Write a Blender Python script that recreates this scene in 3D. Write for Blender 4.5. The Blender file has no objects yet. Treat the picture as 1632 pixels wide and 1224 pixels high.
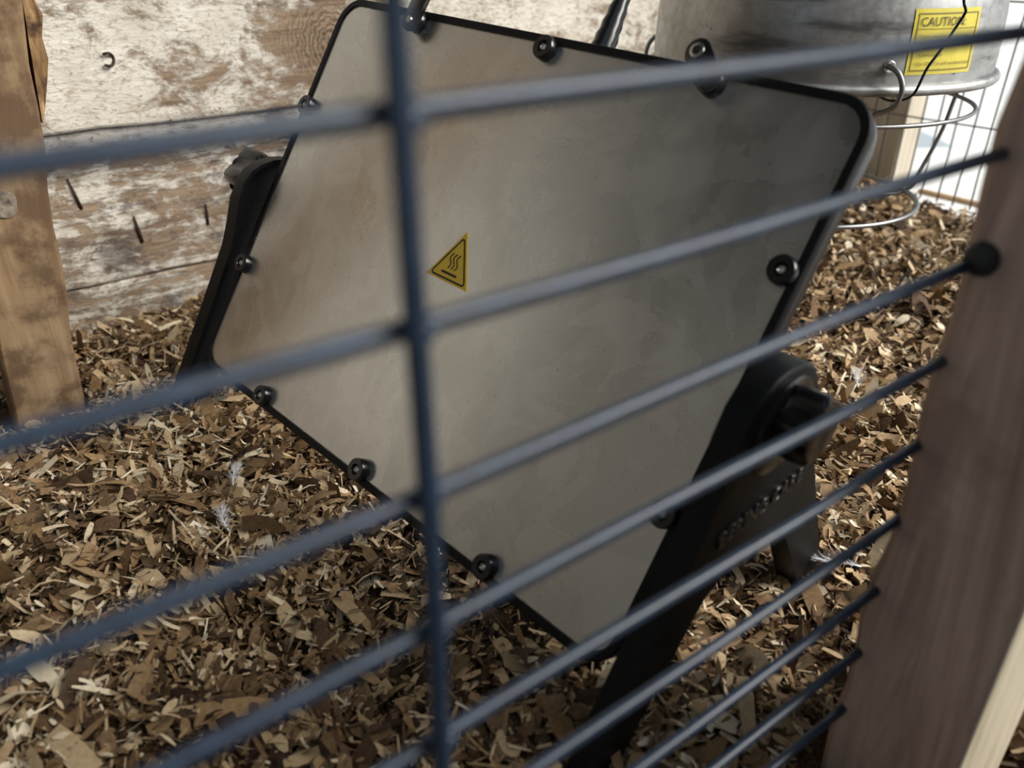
import bpy, bmesh, math, random
import numpy as np
from mathutils import Vector, Matrix

random.seed(7)
rng = np.random.default_rng(11)
scene = bpy.context.scene
COL = scene.collection

# ------------------------------------------------------------------ camera
CAM_Z = 0.25                                   # metres above the bedding
PITCH = math.radians(28.88)
HEAD = math.radians(53.19)                     # heading, measured from +X (along the wires)
fwd = Vector((math.cos(HEAD) * math.cos(PITCH), math.sin(HEAD) * math.cos(PITCH), -math.sin(PITCH)))
right = Vector((math.sin(HEAD), -math.cos(HEAD), 0))
up = right.cross(fwd)
cd = bpy.data.cameras.new('camera')
cam = bpy.data.objects.new('camera', cd)
COL.objects.link(cam)
cam.matrix_world = Matrix(((right.x, up.x, -fwd.x, 0), (right.y, up.y, -fwd.y, 0),
                           (right.z, up.z, -fwd.z, CAM_Z), (0, 0, 0, 1)))
cd.sensor_width = 36
cd.lens = 1300 / 1632 * 36
cd.clip_start = 0.005
cd.dof.use_dof = True
cd.dof.focus_distance = 0.41
cd.dof.aperture_fstop = 9.2
scene.camera = cam

# ------------------------------------------------------------------ sky and lights
world = bpy.data.worlds.new('sky')
scene.world = world
world.use_nodes = True
bg = world.node_tree.nodes['Background']
bg.inputs['Color'].default_value = (0.68, 0.84, 1.0, 1)
bg.inputs['Strength'].default_value = 0.55
sl = bpy.data.lights.new('hazy_sun', 'SUN')
sl.energy = 6.3
sl.angle = math.radians(38)
sl.color = (1.0, 0.95, 0.88)
sun = bpy.data.objects.new('hazy_sun', sl)
COL.objects.link(sun)
SUN_TO = Vector((0.50, -0.62, 0.55))                # towards the sun: outside, front right
sun.rotation_euler = SUN_TO.to_track_quat('Z', 'Y').to_euler()

vs = scene.view_settings
vs.view_transform = 'Standard'
vs.look = 'None'
vs.gamma = 1
vs.use_curve_mapping = False
vs.exposure = 0.0

# ------------------------------------------------------------------ helpers
def tag(o, label=None, cat=None, group=None, kind=None):
    if label: o['label'] = label
    if cat: o['category'] = cat
    if group: o['group'] = group
    if kind: o['kind'] = kind
    return o

def empty(name, loc):
    o = bpy.data.objects.new(name, None)
    o.empty_display_size = 0.02
    COL.objects.link(o)
    o.location = loc
    return o

def wloc(o):
    v = Vector(o.location)
    while o.parent:
        o = o.parent
        v = v + Vector(o.location)
    return v

def link(name, me, mat, parent=None, smooth=False):
    """one mesh object; coordinates in the mesh are world coordinates, re-based on the parent"""
    o = bpy.data.objects.new(name, me)
    COL.objects.link(o)
    if mat is not None and not me.materials:
        me.materials.append(mat)
    if smooth:
        for p in me.polygons: p.use_smooth = True
    if parent is not None:
        o.parent = parent
        b = wloc(parent)
        me.transform(Matrix.Translation(-b))
    return o

def rebase(o, loc):
    """move the origin of a top-level mesh object (world coordinates) to loc"""
    o.data.transform(Matrix.Translation(-Vector(loc)))
    o.location = loc
    return o

def mesh(name, verts, faces):
    me = bpy.data.meshes.new(name)
    me.from_pydata([tuple(v) for v in verts], [], faces)
    me.update()
    return me

def bm_mesh(name, bm, smooth_angle=None):
    bmesh.ops.recalc_face_normals(bm, faces=bm.faces)
    me = bpy.data.meshes.new(name)
    bm.to_mesh(me)
    bm.free()
    if smooth_angle is not None:
        for p in me.polygons: p.use_smooth = True
        try: me.set_sharp_from_angle(angle=math.radians(smooth_angle))
        except Exception: pass
    return me

def tube_mesh(name, pts, r, n=10, caps=True, closed=False):
    pts = [Vector(p) for p in pts]
    m = len(pts)
    rs = r if isinstance(r, (list, tuple)) else [r] * m
    verts, faces = [], []
    prev = None
    for i, p in enumerate(pts):
        if closed: t = (pts[(i + 1) % m] - pts[i - 1])
        else: t = pts[min(i + 1, m - 1)] - pts[max(i - 1, 0)]
        t.normalize()
        if prev is None:
            a = t.orthogonal().normalized()
        else:
            a = (prev - t * prev.dot(t))
            a = a.normalized() if a.length > 1e-6 else t.orthogonal().normalized()
        prev = a
        b = t.cross(a)
        for k in range(n):
            w = 2 * math.pi * k / n
            verts.append(p + (a * math.cos(w) + b * math.sin(w)) * rs[i])
    seg = m if closed else m - 1
    for i in range(seg):
        j = (i + 1) % m
        for k in range(n):
            l = (k + 1) % n
            faces.append((i * n + k, i * n + l, j * n + l, j * n + k))
    if caps and not closed:
        faces.append(tuple(range(n - 1, -1, -1)))
        faces.append(tuple(range((m - 1) * n, m * n)))
    me = mesh(name, verts, faces)
    for p in me.polygons: p.use_smooth = len(p.vertices) == 4
    return me

def smooth_path(pts, sub=8, closed=False):
    pts = [Vector(p) for p in pts]
    out = []
    n = len(pts)
    for i in range(n if closed else n - 1):
        if closed: p0, p1, p2, p3 = pts[i - 1], pts[i], pts[(i + 1) % n], pts[(i + 2) % n]
        else: p0, p1, p2, p3 = pts[max(i - 1, 0)], pts[i], pts[i + 1], pts[min(i + 2, n - 1)]
        for s in range(sub):
            t = s / sub
            out.append(0.5 * ((2 * p1) + (p2 - p0) * t + (2 * p0 - 5 * p1 + 4 * p2 - p3) * t * t
                              + (3 * p1 - p0 - 3 * p2 + p3) * t ** 3))
    if not closed: out.append(pts[-1])
    return out

def prism_mesh(name, loop, depth, frame, z0=0.0, bevel=0.0, smooth=None, seg=2):
    """extrude a 2-D loop; frame maps (x, y, z) to world"""
    bm = bmesh.new()
    lo = [bm.verts.new((x, y, z0)) for x, y in loop]
    hi = [bm.verts.new((x, y, z0 + depth)) for x, y in loop]
    n = len(loop)
    f0 = bm.faces.new(lo[::-1]); f1 = bm.faces.new(hi)
    for i in range(n):
        j = (i + 1) % n
        bm.faces.new((lo[i], lo[j], hi[j], hi[i]))
    if bevel > 0:
        ed = [e for e in bm.edges if (e.verts[0] in hi and e.verts[1] in hi) or (e.verts[0] in lo and e.verts[1] in lo)]
        bmesh.ops.bevel(bm, geom=ed, offset=bevel, segments=seg, profile=0.5, affect='EDGES', clamp_overlap=True)
    for v in bm.verts: v.co = frame(*v.co)
    return bm_mesh(name, bm, smooth)

def box_mesh(name, x0, x1, y0, y1, z0, z1, bevel=0.0):
    bm = bmesh.new()
    bmesh.ops.create_cube(bm, size=1)
    for v in bm.verts:
        v.co = (x0 if v.co.x < 0 else x1, y0 if v.co.y < 0 else y1, z0 if v.co.z < 0 else z1)
    if bevel: bmesh.ops.bevel(bm, geom=bm.edges[:], offset=bevel, segments=2, affect='EDGES')
    return bm_mesh(name, bm)

def rounded_rect(w, h, r, n=8):
    pts = []
    for cx, cy, a0 in ((w / 2 - r, h / 2 - r, 0), (-w / 2 + r, h / 2 - r, 90), (-w / 2 + r, -h / 2 + r, 180), (w / 2 - r, -h / 2 + r, 270)):
        for i in range(n + 1):
            a = math.radians(a0 + 90 * i / n)
            pts.append((cx + r * math.cos(a), cy + r * math.sin(a)))
    return pts

def lathe_mesh(name, prof, frame, n=32, close=False):
    """prof: list of (radius, axial); frame maps (x, y, axial) to world"""
    verts, faces = [], []
    m = len(prof)
    for r, z in prof:
        for k in range(n):
            a = 2 * math.pi * k / n
            verts.append(frame(r * math.cos(a), r * math.sin(a), z))
    for i in range(m - 1 if not close else m):
        j = (i + 1) % m
        for k in range(n):
            l = (k + 1) % n
            faces.append((i * n + k, i * n + l, j * n + l, j * n + k))
    if not close:
        if prof[0][0] > 1e-6: faces.append(tuple(range(n - 1, -1, -1)))
        if prof[-1][0] > 1e-6: faces.append(tuple(range((m - 1) * n, m * n)))
    me = mesh(name, verts, faces)
    bm = bmesh.new(); bm.from_mesh(me)
    bmesh.ops.remove_doubles(bm, verts=bm.verts, dist=1e-7)
    bpy.data.meshes.remove(me)
    return bm_mesh(name, bm, 40)

def text_mesh(name, body, size, frame, depth=0.0, align='CENTER', bold=0.0):
    cu = bpy.data.curves.new(name, 'FONT')
    cu.body = body
    cu.size = size
    cu.align_x = align
    cu.extrude = depth
    cu.offset = bold
    if depth: cu.bevel_depth = depth * 0.45; cu.bevel_resolution = 1
    cu.resolution_u = 2
    o = bpy.data.objects.new(name, cu)
    COL.objects.link(o)
    dg = bpy.context.evaluated_depsgraph_get()
    me = bpy.data.meshes.new_from_object(o.evaluated_get(dg))
    bpy.data.objects.remove(o)
    bpy.data.curves.remove(cu)
    me.name = name
    bm = bmesh.new(); bm.from_mesh(me)
    bmesh.ops.triangulate(bm, faces=bm.faces[:])
    for v in bm.verts: v.co = frame(*v.co)
    bm.to_mesh(me); bm.free()
    me.materials.clear()
    return me

# ------------------------------------------------------------------ materials
class NT:
    def __init__(s, name):
        s.m = bpy.data.materials.new(name)
        s.m.use_nodes = True
        s.t = s.m.node_tree
        s.b = s.t.nodes['Principled BSDF']
    def n(s, typ, **kw):
        nd = s.t.nodes.new(typ)
        for k, v in kw.items():
            if k.startswith('i_'):
                key = k[2:].replace('_', ' ')
                nd.inputs[key].default_value = v
            else: setattr(nd, k, v)
        return nd
    def l(s, a, b): s.t.links.new(a, b)
    def ramp(s, fac, stops):
        r = s.n('ShaderNodeValToRGB')
        e = r.color_ramp.elements
        while len(e) < len(stops): e.new(0.5)
        for el, (p, c) in zip(e, stops):
            el.position = p
            el.color = (*c, 1) if len(c) == 3 else c
        s.l(fac, r.inputs[0])
        return r.outputs[0]
    def pos(s): return s.n('ShaderNodeNewGeometry').outputs['Position']
    def obj(s): return s.n('ShaderNodeTexCoord').outputs['Object']
    def mapping(s, vec, scale=(1, 1, 1), loc=(0, 0, 0), rot=(0, 0, 0)):
        mp = s.n('ShaderNodeMapping')
        mp.inputs['Scale'].default_value = scale
        mp.inputs['Location'].default_value = loc
        mp.inputs['Rotation'].default_value = rot
        s.l(vec, mp.inputs[0])
        return mp.outputs[0]
    def noise(s, vec, scale, detail=4, rough=0.55, dist=0.0):
        nd = s.n('ShaderNodeTexNoise')
        nd.inputs['Scale'].default_value = scale
        nd.inputs['Detail'].default_value = detail
        nd.inputs['Roughness'].default_value = rough
        nd.inputs['Distortion'].default_value = dist
        s.l(vec, nd.inputs['Vector'])
        return nd.outputs['Fac']
    def mix(s, fac, a, b, typ='MIX'):
        nd = s.n('ShaderNodeMix', data_type='RGBA', blend_type=typ)
        for sock, v in ((nd.inputs[0], fac), (nd.inputs[6], a), (nd.inputs[7], b)):
            if hasattr(v, 'is_linked'): s.l(v, sock)
            elif isinstance(v, (int, float)): sock.default_value = v
            else: sock.default_value = (*v, 1)
        return nd.outputs[2]
    def math(s, op, a, b=None, c=None, clamp=False):
        nd = s.n('ShaderNodeMath', operation=op, use_clamp=clamp)
        for i, v in enumerate((a, b, c)):
            if v is None: continue
            if hasattr(v, 'is_linked'): s.l(v, nd.inputs[i])
            else: nd.inputs[i].default_value = v
        return nd.outputs[0]
    def maprange(s, v, a, b, c=0.0, d=1.0, smooth=True):
        nd = s.n('ShaderNodeMapRange', interpolation_type='SMOOTHSTEP' if smooth else 'LINEAR')
        s.l(v, nd.inputs[0])
        for i, x in enumerate((a, b, c, d)): nd.inputs[i + 1].default_value = x
        return nd.outputs[0]
    def dist(s, vec, p, sc=(1, 1, 1)):
        mp = s.mapping(vec, scale=sc, loc=(-p[0] * sc[0], -p[1] * sc[1], -p[2] * sc[2]))
        nd = s.n('ShaderNodeVectorMath', operation='LENGTH')
        s.l(mp, nd.inputs[0])
        return nd.outputs['Value']
    def bump(s, h, strength=0.3, distance=0.001):
        nd = s.n('ShaderNodeBump')
        nd.inputs['Strength'].default_value = strength
        nd.inputs['Distance'].default_value = distance
        s.l(h, nd.inputs['Height'])
        s.l(nd.outputs[0], s.b.inputs['Normal'])
    def out(s, color=None, rough=None, metal=None, spec=None):
        for key, v in (('Base Color', color), ('Roughness', rough), ('Metallic', metal), ('Specular IOR Level', spec)):
            if v is None: continue
            if hasattr(v, 'is_linked'): s.l(v, s.b.inputs[key])
            elif isinstance(v, tuple): s.b.inputs[key].default_value = (*v, 1)
            else: s.b.inputs[key].default_value = v
        return s.m

def plain(name, col, rough=0.5, metal=0.0, spec=0.5, noise=0.0, nscale=60):
    t = NT(name)
    if noise:
        f = t.noise(t.obj(), nscale, 4)
        lo = tuple(c * (1 - noise) for c in col); hi = tuple(min(1, c * (1 + noise)) for c in col)
        t.l(t.ramp(f, [(0.3, lo), (0.7, hi)]), t.b.inputs['Base Color'])
        t.bump(f, 0.08, 0.0005)
        return t.out(None, rough, metal, spec)
    return t.out(col, rough, metal, spec)

M = {}

YB_ = 0.622
def mat_whitewash():
    t = NT('whitewashed_board')
    p = t.pos()
    grain = t.noise(t.mapping(p, (9, 40, 150)), 1.0, 6, 0.65, 0.6)
    fine = t.noise(t.mapping(p, (60, 60, 420)), 1.0, 3, 0.6)
    wood = t.ramp(grain, [(0.25, (0.13, 0.085, 0.055)), (0.5, (0.30, 0.215, 0.145)), (0.75, (0.44, 0.34, 0.235))])
    wood = t.mix(t.maprange(fine, 0.35, 0.75, 0, 0.5), wood, (0.17, 0.12, 0.085))
    # whitewash, worn through in patches
    lower = t.n('ShaderNodeSeparateXYZ'); t.l(p, lower.inputs[0])
    lowz = t.maprange(lower.outputs[2], 0.135, 0.115, 0, 1)          # the lower boards carry less paint
    wear = t.noise(t.mapping(p, (26, 30, 40)), 1.0, 10, 0.72, 0.7)
    wear2 = t.noise(t.mapping(p, (110, 80, 230)), 1.0, 6, 0.7, 0.3)
    # worn brown patch with end-grain whorl
    k1 = t.dist(p, (0.290, 0.622, 0.180), (0.7, 1, 1.0))
    k2 = t.dist(p, (0.185, 0.622, 0.170), (0.7, 1, 1.2))
    b1 = t.maprange(k1, 0.06, 0.012, 0, 0.24)
    b2 = t.maprange(k2, 0.03, 0.008, 0, 0.15)
    streak = t.noise(t.mapping(p, (14, 30, 130)), 1.0, 7, 0.7, 0.8)
    v = t.math('ADD', wear, t.math('MULTIPLY', wear2, 0.35))
    v = t.math('ADD', v, t.math('MULTIPLY', t.math('MULTIPLY', t.math('SUBTRACT', streak, 0.5), lowz), 0.55))
    v = t.math('SUBTRACT', v, t.math('ADD', b1, b2))
    v = t.math('SUBTRACT', v, t.math('MULTIPLY', lowz, 0.10))
    mask = t.maprange(v, 0.50, 0.66, 0, 1)
    tint = t.noise(p, 35, 5)
    paint = t.ramp(tint, [(0.3, (0.60, 0.555, 0.475)), (0.7, (0.80, 0.77, 0.70))])
    fleck = t.noise(t.mapping(p, (170, 120, 420)), 1.0, 5, 0.7, 0.6)
    paint = t.mix(t.maprange(fleck, 0.50, 0.64, 0, 0.75), paint, (0.36, 0.29, 0.215))
    ring = t.n('ShaderNodeTexWave', wave_type='RINGS', rings_direction='SPHERICAL', wave_profile='SIN')
    ring.inputs['Scale'].default_value = 95; ring.inputs['Distortion'].default_value = 9
    ring.inputs['Detail'].default_value = 3; ring.inputs['Detail Scale'].default_value = 2
    t.l(t.mapping(p, (1.0, 1, 0.75), (-0.290, -0.622, -0.132)), ring.inputs['Vector'])
    dark = t.math('MULTIPLY', t.maprange(k1, 0.045, 0.008, 0, 0.75), ring.outputs['Fac'])
    wood = t.mix(dark, wood, (0.055, 0.035, 0.028))
    col = t.mix(mask, wood, paint)
    # dirt specks
    sp = t.noise(p, 240, 3, 0.6)
    col = t.mix(t.maprange(sp, 0.68, 0.76, 0, 0.75), col, (0.09, 0.06, 0.045))
    # black mould low on the boards
    mo = t.noise(t.mapping(p, (40, 30, 60)), 1.0, 6, 0.7)
    col = t.mix(t.math('MULTIPLY', t.maprange(mo, 0.52, 0.66, 0, 0.7), t.math('ADD', lowz, 0.0)), col, (0.085, 0.065, 0.06))
    for (sx, sz, rr) in ((0.240, 0.126, 0.013), (0.252, 0.112, 0.010), (0.110, 0.048, 0.022), (0.205, 0.075, 0.012)):
        dd = t.math('ADD', t.dist(p, (sx, YB_, sz)), t.math('MULTIPLY', t.math('SUBTRACT', wear2, 0.5), 0.03))
        col = t.mix(t.maprange(dd, rr, rr * 0.4, 0, 0.7), col, (0.075, 0.058, 0.055))
    t.bump(t.math('ADD', t.math('MULTIPLY', mask, 0.6), t.math('ADD', grain, fleck)), 0.75, 0.0014)
    return t.out(col, 0.85, 0, 0.2)

def mat_wood(name, lo, mid, hi, axis='z', scale=1.0, streak=6, dist=1.2, stain=None, spec=0.25, pt=(0, 0, 0)):
    t = NT(name)
    p = t.mapping(t.pos(), (1, 1, 1), pt)
    sc = {'z': (70, 70, 7), 'x': (7, 70, 70), 'y': (70, 7, 70)}[axis]
    g = t.noise(t.mapping(p, tuple(c * scale for c in sc)), 1.0, streak, 0.6, dist)
    f = t.noise(t.mapping(p, tuple(c * scale * 5 for c in sc)), 1.0, 3, 0.6)
    col = t.ramp(g, [(0.28, lo), (0.5, mid), (0.72, hi)])
    col = t.mix(t.maprange(f, 0.45, 0.8, 0, 0.35), col, lo)
    if stain:
        s = t.noise(p, stain[1], 6, 0.62)
        col = t.mix(t.maprange(s, stain[2], stain[2] + 0.14, 0, stain[3]), col, stain[0])
    t.bump(t.math('ADD', g, t.math('MULTIPLY', f, 0.4)), 0.35, 0.001)
    return t.out(col, 0.8, 0, spec)

def mat_chip(name):
    t = NT(name)
    at = t.n('ShaderNodeAttribute', attribute_name='tone')
    f = t.noise(t.pos(), 520, 3, 0.6)
    k = t.math('ADD', at.outputs['Fac'], t.math('MULTIPLY', t.math('SUBTRACT', f, 0.5), 0.35))
    col = t.ramp(k, [(0.0, (0.035, 0.018, 0.009)), (0.22, (0.11, 0.062, 0.030)), (0.5, (0.32, 0.205, 0.100)),
                     (0.78, (0.54, 0.41, 0.25)), (1.0, (0.80, 0.71, 0.53))])
    t.b.inputs['Base Color'].default_value = (0.4, 0.3, 0.2, 1)
    t.bump(f, 0.3, 0.0004)
    return t.out(col, 0.7, 0, 0.3)

def mat_loose(name):
    t = NT(name)
    oi = t.n('ShaderNodeObjectInfo')
    st = t.noise(t.mapping(t.obj(), (120, 900, 120)), 1.0, 3, 0.6)
    k = t.math('ADD', oi.outputs['Random'], t.math('MULTIPLY', t.math('SUBTRACT', st, 0.5), 0.5))
    col = t.ramp(k, [(0.0, (0.20, 0.125, 0.062)), (0.35, (0.40, 0.275, 0.145)), (0.7, (0.62, 0.49, 0.30)), (1.0, (0.84, 0.76, 0.58))])
    t.bump(st, 0.3, 0.0004)
    return t.out(col, 0.65, 0, 0.35)

def mat_panel():
    t = NT('satin_plate')
    p = t.obj()
    sm = t.noise(p, 26, 5, 0.6, 1.6)
    st = t.noise(t.mapping(p, (45, 45, 12)), 1.0, 4, 0.6, 0.8)
    sp = t.noise(p, 700, 2)
    drip = t.maprange(sm, 0.50, 0.54, 0, 1)
    col = t.mix(drip, (0.575, 0.58, 0.57), (0.61, 0.615, 0.605))
    col = t.mix(t.maprange(sp, 0.70, 0.78, 0, 0.7), col, (0.10, 0.085, 0.07))
    r = t.math('ADD', t.math('MULTIPLY', drip, 0.025), t.maprange(st, 0.3, 0.7, 0.24, 0.32))
    return t.out(col, r, 0.92, 0.5)

def mat_galv():
    t = NT('galvanised_steel')
    p = t.obj()
    sp = t.noise(p, 190, 3, 0.6)
    sm = t.noise(t.mapping(p, (10, 10, 60)), 1.0, 4, 0.6)
    mt = t.noise(p, 85, 6, 0.7, 0.4)
    col = t.mix(t.maprange(mt, 0.35, 0.65, 0, 1), (0.33, 0.33, 0.32), (0.42, 0.42, 0.415))
    col = t.mix(t.maprange(sm, 0.50, 0.68, 0, 0.8), col, (0.10, 0.095, 0.09))
    col = t.mix(t.maprange(sp, 0.69, 0.74, 0, 0.85), col, (0.06, 0.05, 0.045))
    return t.out(col, t.maprange(sp, 0.3, 0.7, 0.38, 0.52), 0.85, 0.5)

def mat_floor():
    t = NT('bedding_dust')
    p = t.pos()
    n1 = t.noise(p, 160, 6, 0.7)
    n2 = t.noise(p, 900, 4, 0.7)
    col = t.ramp(t.math('ADD', t.math('MULTIPLY', n1, 0.5), t.math('MULTIPLY', n2, 0.5)),
                 [(0.35, (0.035, 0.020, 0.011)), (0.5, (0.10, 0.058, 0.028)), (0.68, (0.24, 0.15, 0.072))])
    t.bump(t.math('ADD', n1, n2), 0.8, 0.003)
    return t.out(col, 0.95, 0, 0.1)

M['wash'] = mat_whitewash()
M['darkroof'] = mat_wood('dark_roof_boards', (0.03, 0.027, 0.024), (0.06, 0.054, 0.047), (0.09, 0.08, 0.07), 'x', 0.6)  # darkened for its reflection in the heater plate
M['greyplank'] = mat_wood('grey_old_planks', (0.09, 0.082, 0.072), (0.15, 0.14, 0.122), (0.21, 0.195, 0.17), 'z', 0.6)
M['oldpost'] = mat_wood('aged_post_wood', (0.16, 0.098, 0.052), (0.29, 0.195, 0.108), (0.40, 0.29, 0.18), 'z', 0.8,
                        stain=((0.095, 0.055, 0.032), 24, 0.44, 0.8))
M['bark'] = mat_wood('splintered_wood', (0.06, 0.032, 0.016), (0.25, 0.145, 0.065), (0.52, 0.36, 0.19), 'z', 2.2, stain=((0.03, 0.017, 0.01), 60, 0.5, 0.8))
M['frontpost'] = mat_wood('weathered_post_wood', (0.23, 0.155, 0.125), (0.39, 0.28, 0.225), (0.52, 0.39, 0.32), 'z', 0.6, dist=3.2,
                          stain=((0.20, 0.125, 0.10), 22, 0.52, 0.6), pt=(0.0, 0.03, 0.1))
M['sunwood'] = mat_wood('sunlit_lumber', (0.5, 0.42, 0.29), (0.68, 0.6, 0.45), (0.80, 0.73, 0.58), 'z', 1.2)  # lumber with the sunlight put into its colour
M['tanwood'] = mat_wood('tan_lumber', (0.30, 0.19, 0.10), (0.48, 0.33, 0.19), (0.60, 0.45, 0.28), 'x', 1.0)
M['stud'] = mat_wood('pale_stud', (0.36, 0.32, 0.245), (0.50, 0.45, 0.36), (0.60, 0.55, 0.46), 'z', 0.8)
M['roof'] = mat_wood('roof_planks', (0.13, 0.115, 0.10), (0.22, 0.20, 0.175), (0.31, 0.285, 0.25), 'x', 0.6)
M['wire'] = plain('blue_black_wire_coating', (0.015, 0.031, 0.060), 0.38, 0, 0.6, 0.35, 300)
M['thinwire'] = plain('dull_galvanised_wire', (0.16, 0.155, 0.15), 0.5, 0.6)
M['plate'] = mat_panel()
M['black'] = plain('black_plastic', (0.004, 0.0047, 0.0058), 0.48, 0, 0.18, 0.3, 400)
M['blackgloss'] = plain('glossy_black_plastic', (0.008, 0.0085, 0.010), 0.22, 0, 0.55)
M['rubber'] = plain('black_rubber', (0.012, 0.012, 0.012), 0.6, 0, 0.4)
M['edge'] = plain('dark_anodised_edge', (0.055, 0.055, 0.06), 0.34, 0.8)
M['steel'] = plain('bright_steel', (0.62, 0.61, 0.58), 0.28, 1.0)
M['galv'] = mat_galv()
M['galvwire'] = plain('galvanised_guard_wire', (0.25, 0.25, 0.25), 0.4, 0.9)
M['inner'] = plain('reflector_inside', (0.6, 0.6, 0.6), 0.4, 0.8)
M['yellow'] = plain('warning_yellow', (0.62, 0.42, 0.035), 0.45, 0, 0.4)
M['lemon'] = plain('label_yellow', (0.62, 0.53, 0.07), 0.35, 0, 0.5, 0.12, 90)
M['ink'] = plain('black_ink', (0.012, 0.010, 0.008), 0.6)
M['inkmid'] = plain('worn_ink', (0.09, 0.075, 0.03), 0.6)
M['inkfade'] = plain('faded_ink', (0.22, 0.17, 0.03), 0.6)
M['chip'] = mat_chip('wood_shavings')
M['loose'] = mat_loose('loose_shaving')
M['dust'] = mat_floor()
M['rust'] = plain('rusty_brown', (0.055, 0.034, 0.024), 0.75, 0.3, 0.3, 0.4, 500)
M['knot'] = plain('resin_knot', (0.20, 0.165, 0.13), 0.8, 0, 0.2, 0.6, 260)
M['dark'] = plain('dark_crack', (0.02, 0.012, 0.008), 0.9)
M['feather'] = plain('downy_white', (0.72, 0.73, 0.76), 0.8)
M['ground'] = plain('pale_yard', (0.78, 0.77, 0.74), 0.9, 0, 0.1, 0.08, 6)
M['sheet'] = plain('bluish_sheet_metal', (0.42, 0.48, 0.53), 0.5, 0.3)
M['bulb'] = plain('frosted_bulb_glass', (0.75, 0.74, 0.72), 0.35)
clear = NT('clear_plastic_film')
clear.b.inputs['Transmission Weight'].default_value = 0.75
clear.b.inputs['IOR'].default_value = 1.3
M['film'] = clear.out((0.75, 0.76, 0.78), 0.12, 0, 0.6)

# ------------------------------------------------------------------ the setting
XL, XR = -0.48, 0.84          # pen, along the wires
YF, YB = 0.081, 0.622         # front mesh plane, back wall plane
ZC = 0.90                     # roof height

gd = mesh('outside_ground', [(-6, -6, -0.02), (8, -6, -0.02), (8, 8, -0.02), (-6, 8, -0.02)], [(0, 1, 2, 3)])
tag(link('ground', gd, M['ground']), 'pale bright yard outside the pen', 'ground', kind='structure')

def hgt(x, y):
    h = 0.004 * np.sin(13 * x + 2.1) * np.cos(11 * y + 0.5) + 0.0035 * np.sin(29 * x - 17 * y) + 0.002 * np.sin(51 * y + 40 * x + 1)
    h = h - 0.012 * np.exp(-(((x - 0.10) / 0.05) ** 2 + ((y - 0.22) / 0.04) ** 2))        # scratched hollow
    h = h + 0.008 * np.exp(-(((x - 0.02) / 0.07) ** 2 + ((y - 0.36) / 0.06) ** 2))        # heap at the left
    h = h + 0.012 * np.exp(-((x - 0.80) / 0.10) ** 2) * (0.6 + 0.4 * np.sin(31 * y))
    return h - 0.004

nx, ny = 150, 90
gx = np.linspace(XL, XR + 0.012, nx); gy = np.linspace(-0.08, YB - 0.001, ny)
GX, GY = np.meshgrid(gx, gy, indexing='ij')
GZ = hgt(GX, GY)
V = np.stack([GX, GY, GZ], -1).reshape(-1, 3)
F = [(i * ny + j, (i + 1) * ny + j, (i + 1) * ny + j + 1, i * ny + j + 1) for i in range(nx - 1) for j in range(ny - 1)]
fl = link('floor', mesh('floor', V.tolist(), F), M['dust'], smooth=True)
tag(fl, 'dusty brown litter layer under the wood shavings', 'floor', kind='structure')

# back wall: whitewashed boards
wb = empty('wall_back', (0.11, YB, 0))
tag(wb, 'whitewashed timber board wall behind the heater', 'wall', kind='structure')
def board(x0, x1, z0, z1, y0, seed, wob=0.0009):
    r = random.Random(seed)
    n = 46
    bm = bmesh.new()
    rows = []
    for i in range(n + 1):
        x = x0 + (x1 - x0) * i / n
        a = wob * (math.sin(i * 0.9 + seed) + 0.6 * math.sin(i * 2.3 + seed * 2) + r.uniform(-.5, .5))
        b = wob * (math.sin(i * 0.7 + seed * 3) + 0.6 * math.sin(i * 1.9) + r.uniform(-.5, .5))
        rows.append([bm.verts.new(c) for c in ((x, y0 + 0.001, z0 + a), (x, y0, z0 + a + 0.0015), (x, y0, z1 + b - 0.0015), (x, y0 + 0.001, z1 + b), (x, y0 + 0.022, z1 + b), (x, y0 + 0.022, z0 + a))])
    for i in range(n):
        for k in range(6):
            l = (k + 1) % 6
            bm.faces.new((rows[i][k], rows[i + 1][k], rows[i + 1][l], rows[i][l]))
    bm.faces.new(rows[0]); bm.faces.new(rows[-1][::-1])
    return link('board', bm_mesh('board', bm), M['wash'], wb)
board(XL, XR + 0.05, -0.03, 0.0265, YB + 0.001, 1)
board(XL, XR + 0.05, 0.0270, 0.1335, YB + 0.0005, 2, 0.0006)
board(XL, XR + 0.05, 0.1345, 0.330, YB - 0.0045, 3, 0.0006)
board(XL, XR + 0.05, 0.333, 0.600, YB - 0.001, 4)
board(XL, XR + 0.05, 0.603, ZC, YB - 0.003, 5)
# dark rods standing in for gouges, and a staple driven in the boards
def rod(name, pts, r, mat, parent, n=8):
    return link(name, tube_mesh(name, pts, r, n), mat, parent)
for (x, z, dx, dz, r) in ((0.093, 0.083, -0.004, 0.022, 0.0009), (0.127, 0.052, -0.002, 0.020, 0.0011), (0.176, 0.056, 0.001, 0.016, 0.0009)):
    rod('gouge', [(x, YB + 0.0006, z), (x + dx * 0.5, YB - 0.0012, z + dz * 0.5), (x + dx, YB - 0.0004, z + dz)], [r * 1.3, r, r * 0.5], M['rust'], wb)
st = [(0.130 + 0.0040 * math.cos(a), YB - 0.0045 - 0.003 * math.sin(a) ** 2, 0.178 + 0.0040 * math.sin(a)) for a in [math.radians(v) for v in range(-130, 140, 15)]]
rod('staple', st, 0.0009, M['rust'], wb)

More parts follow.
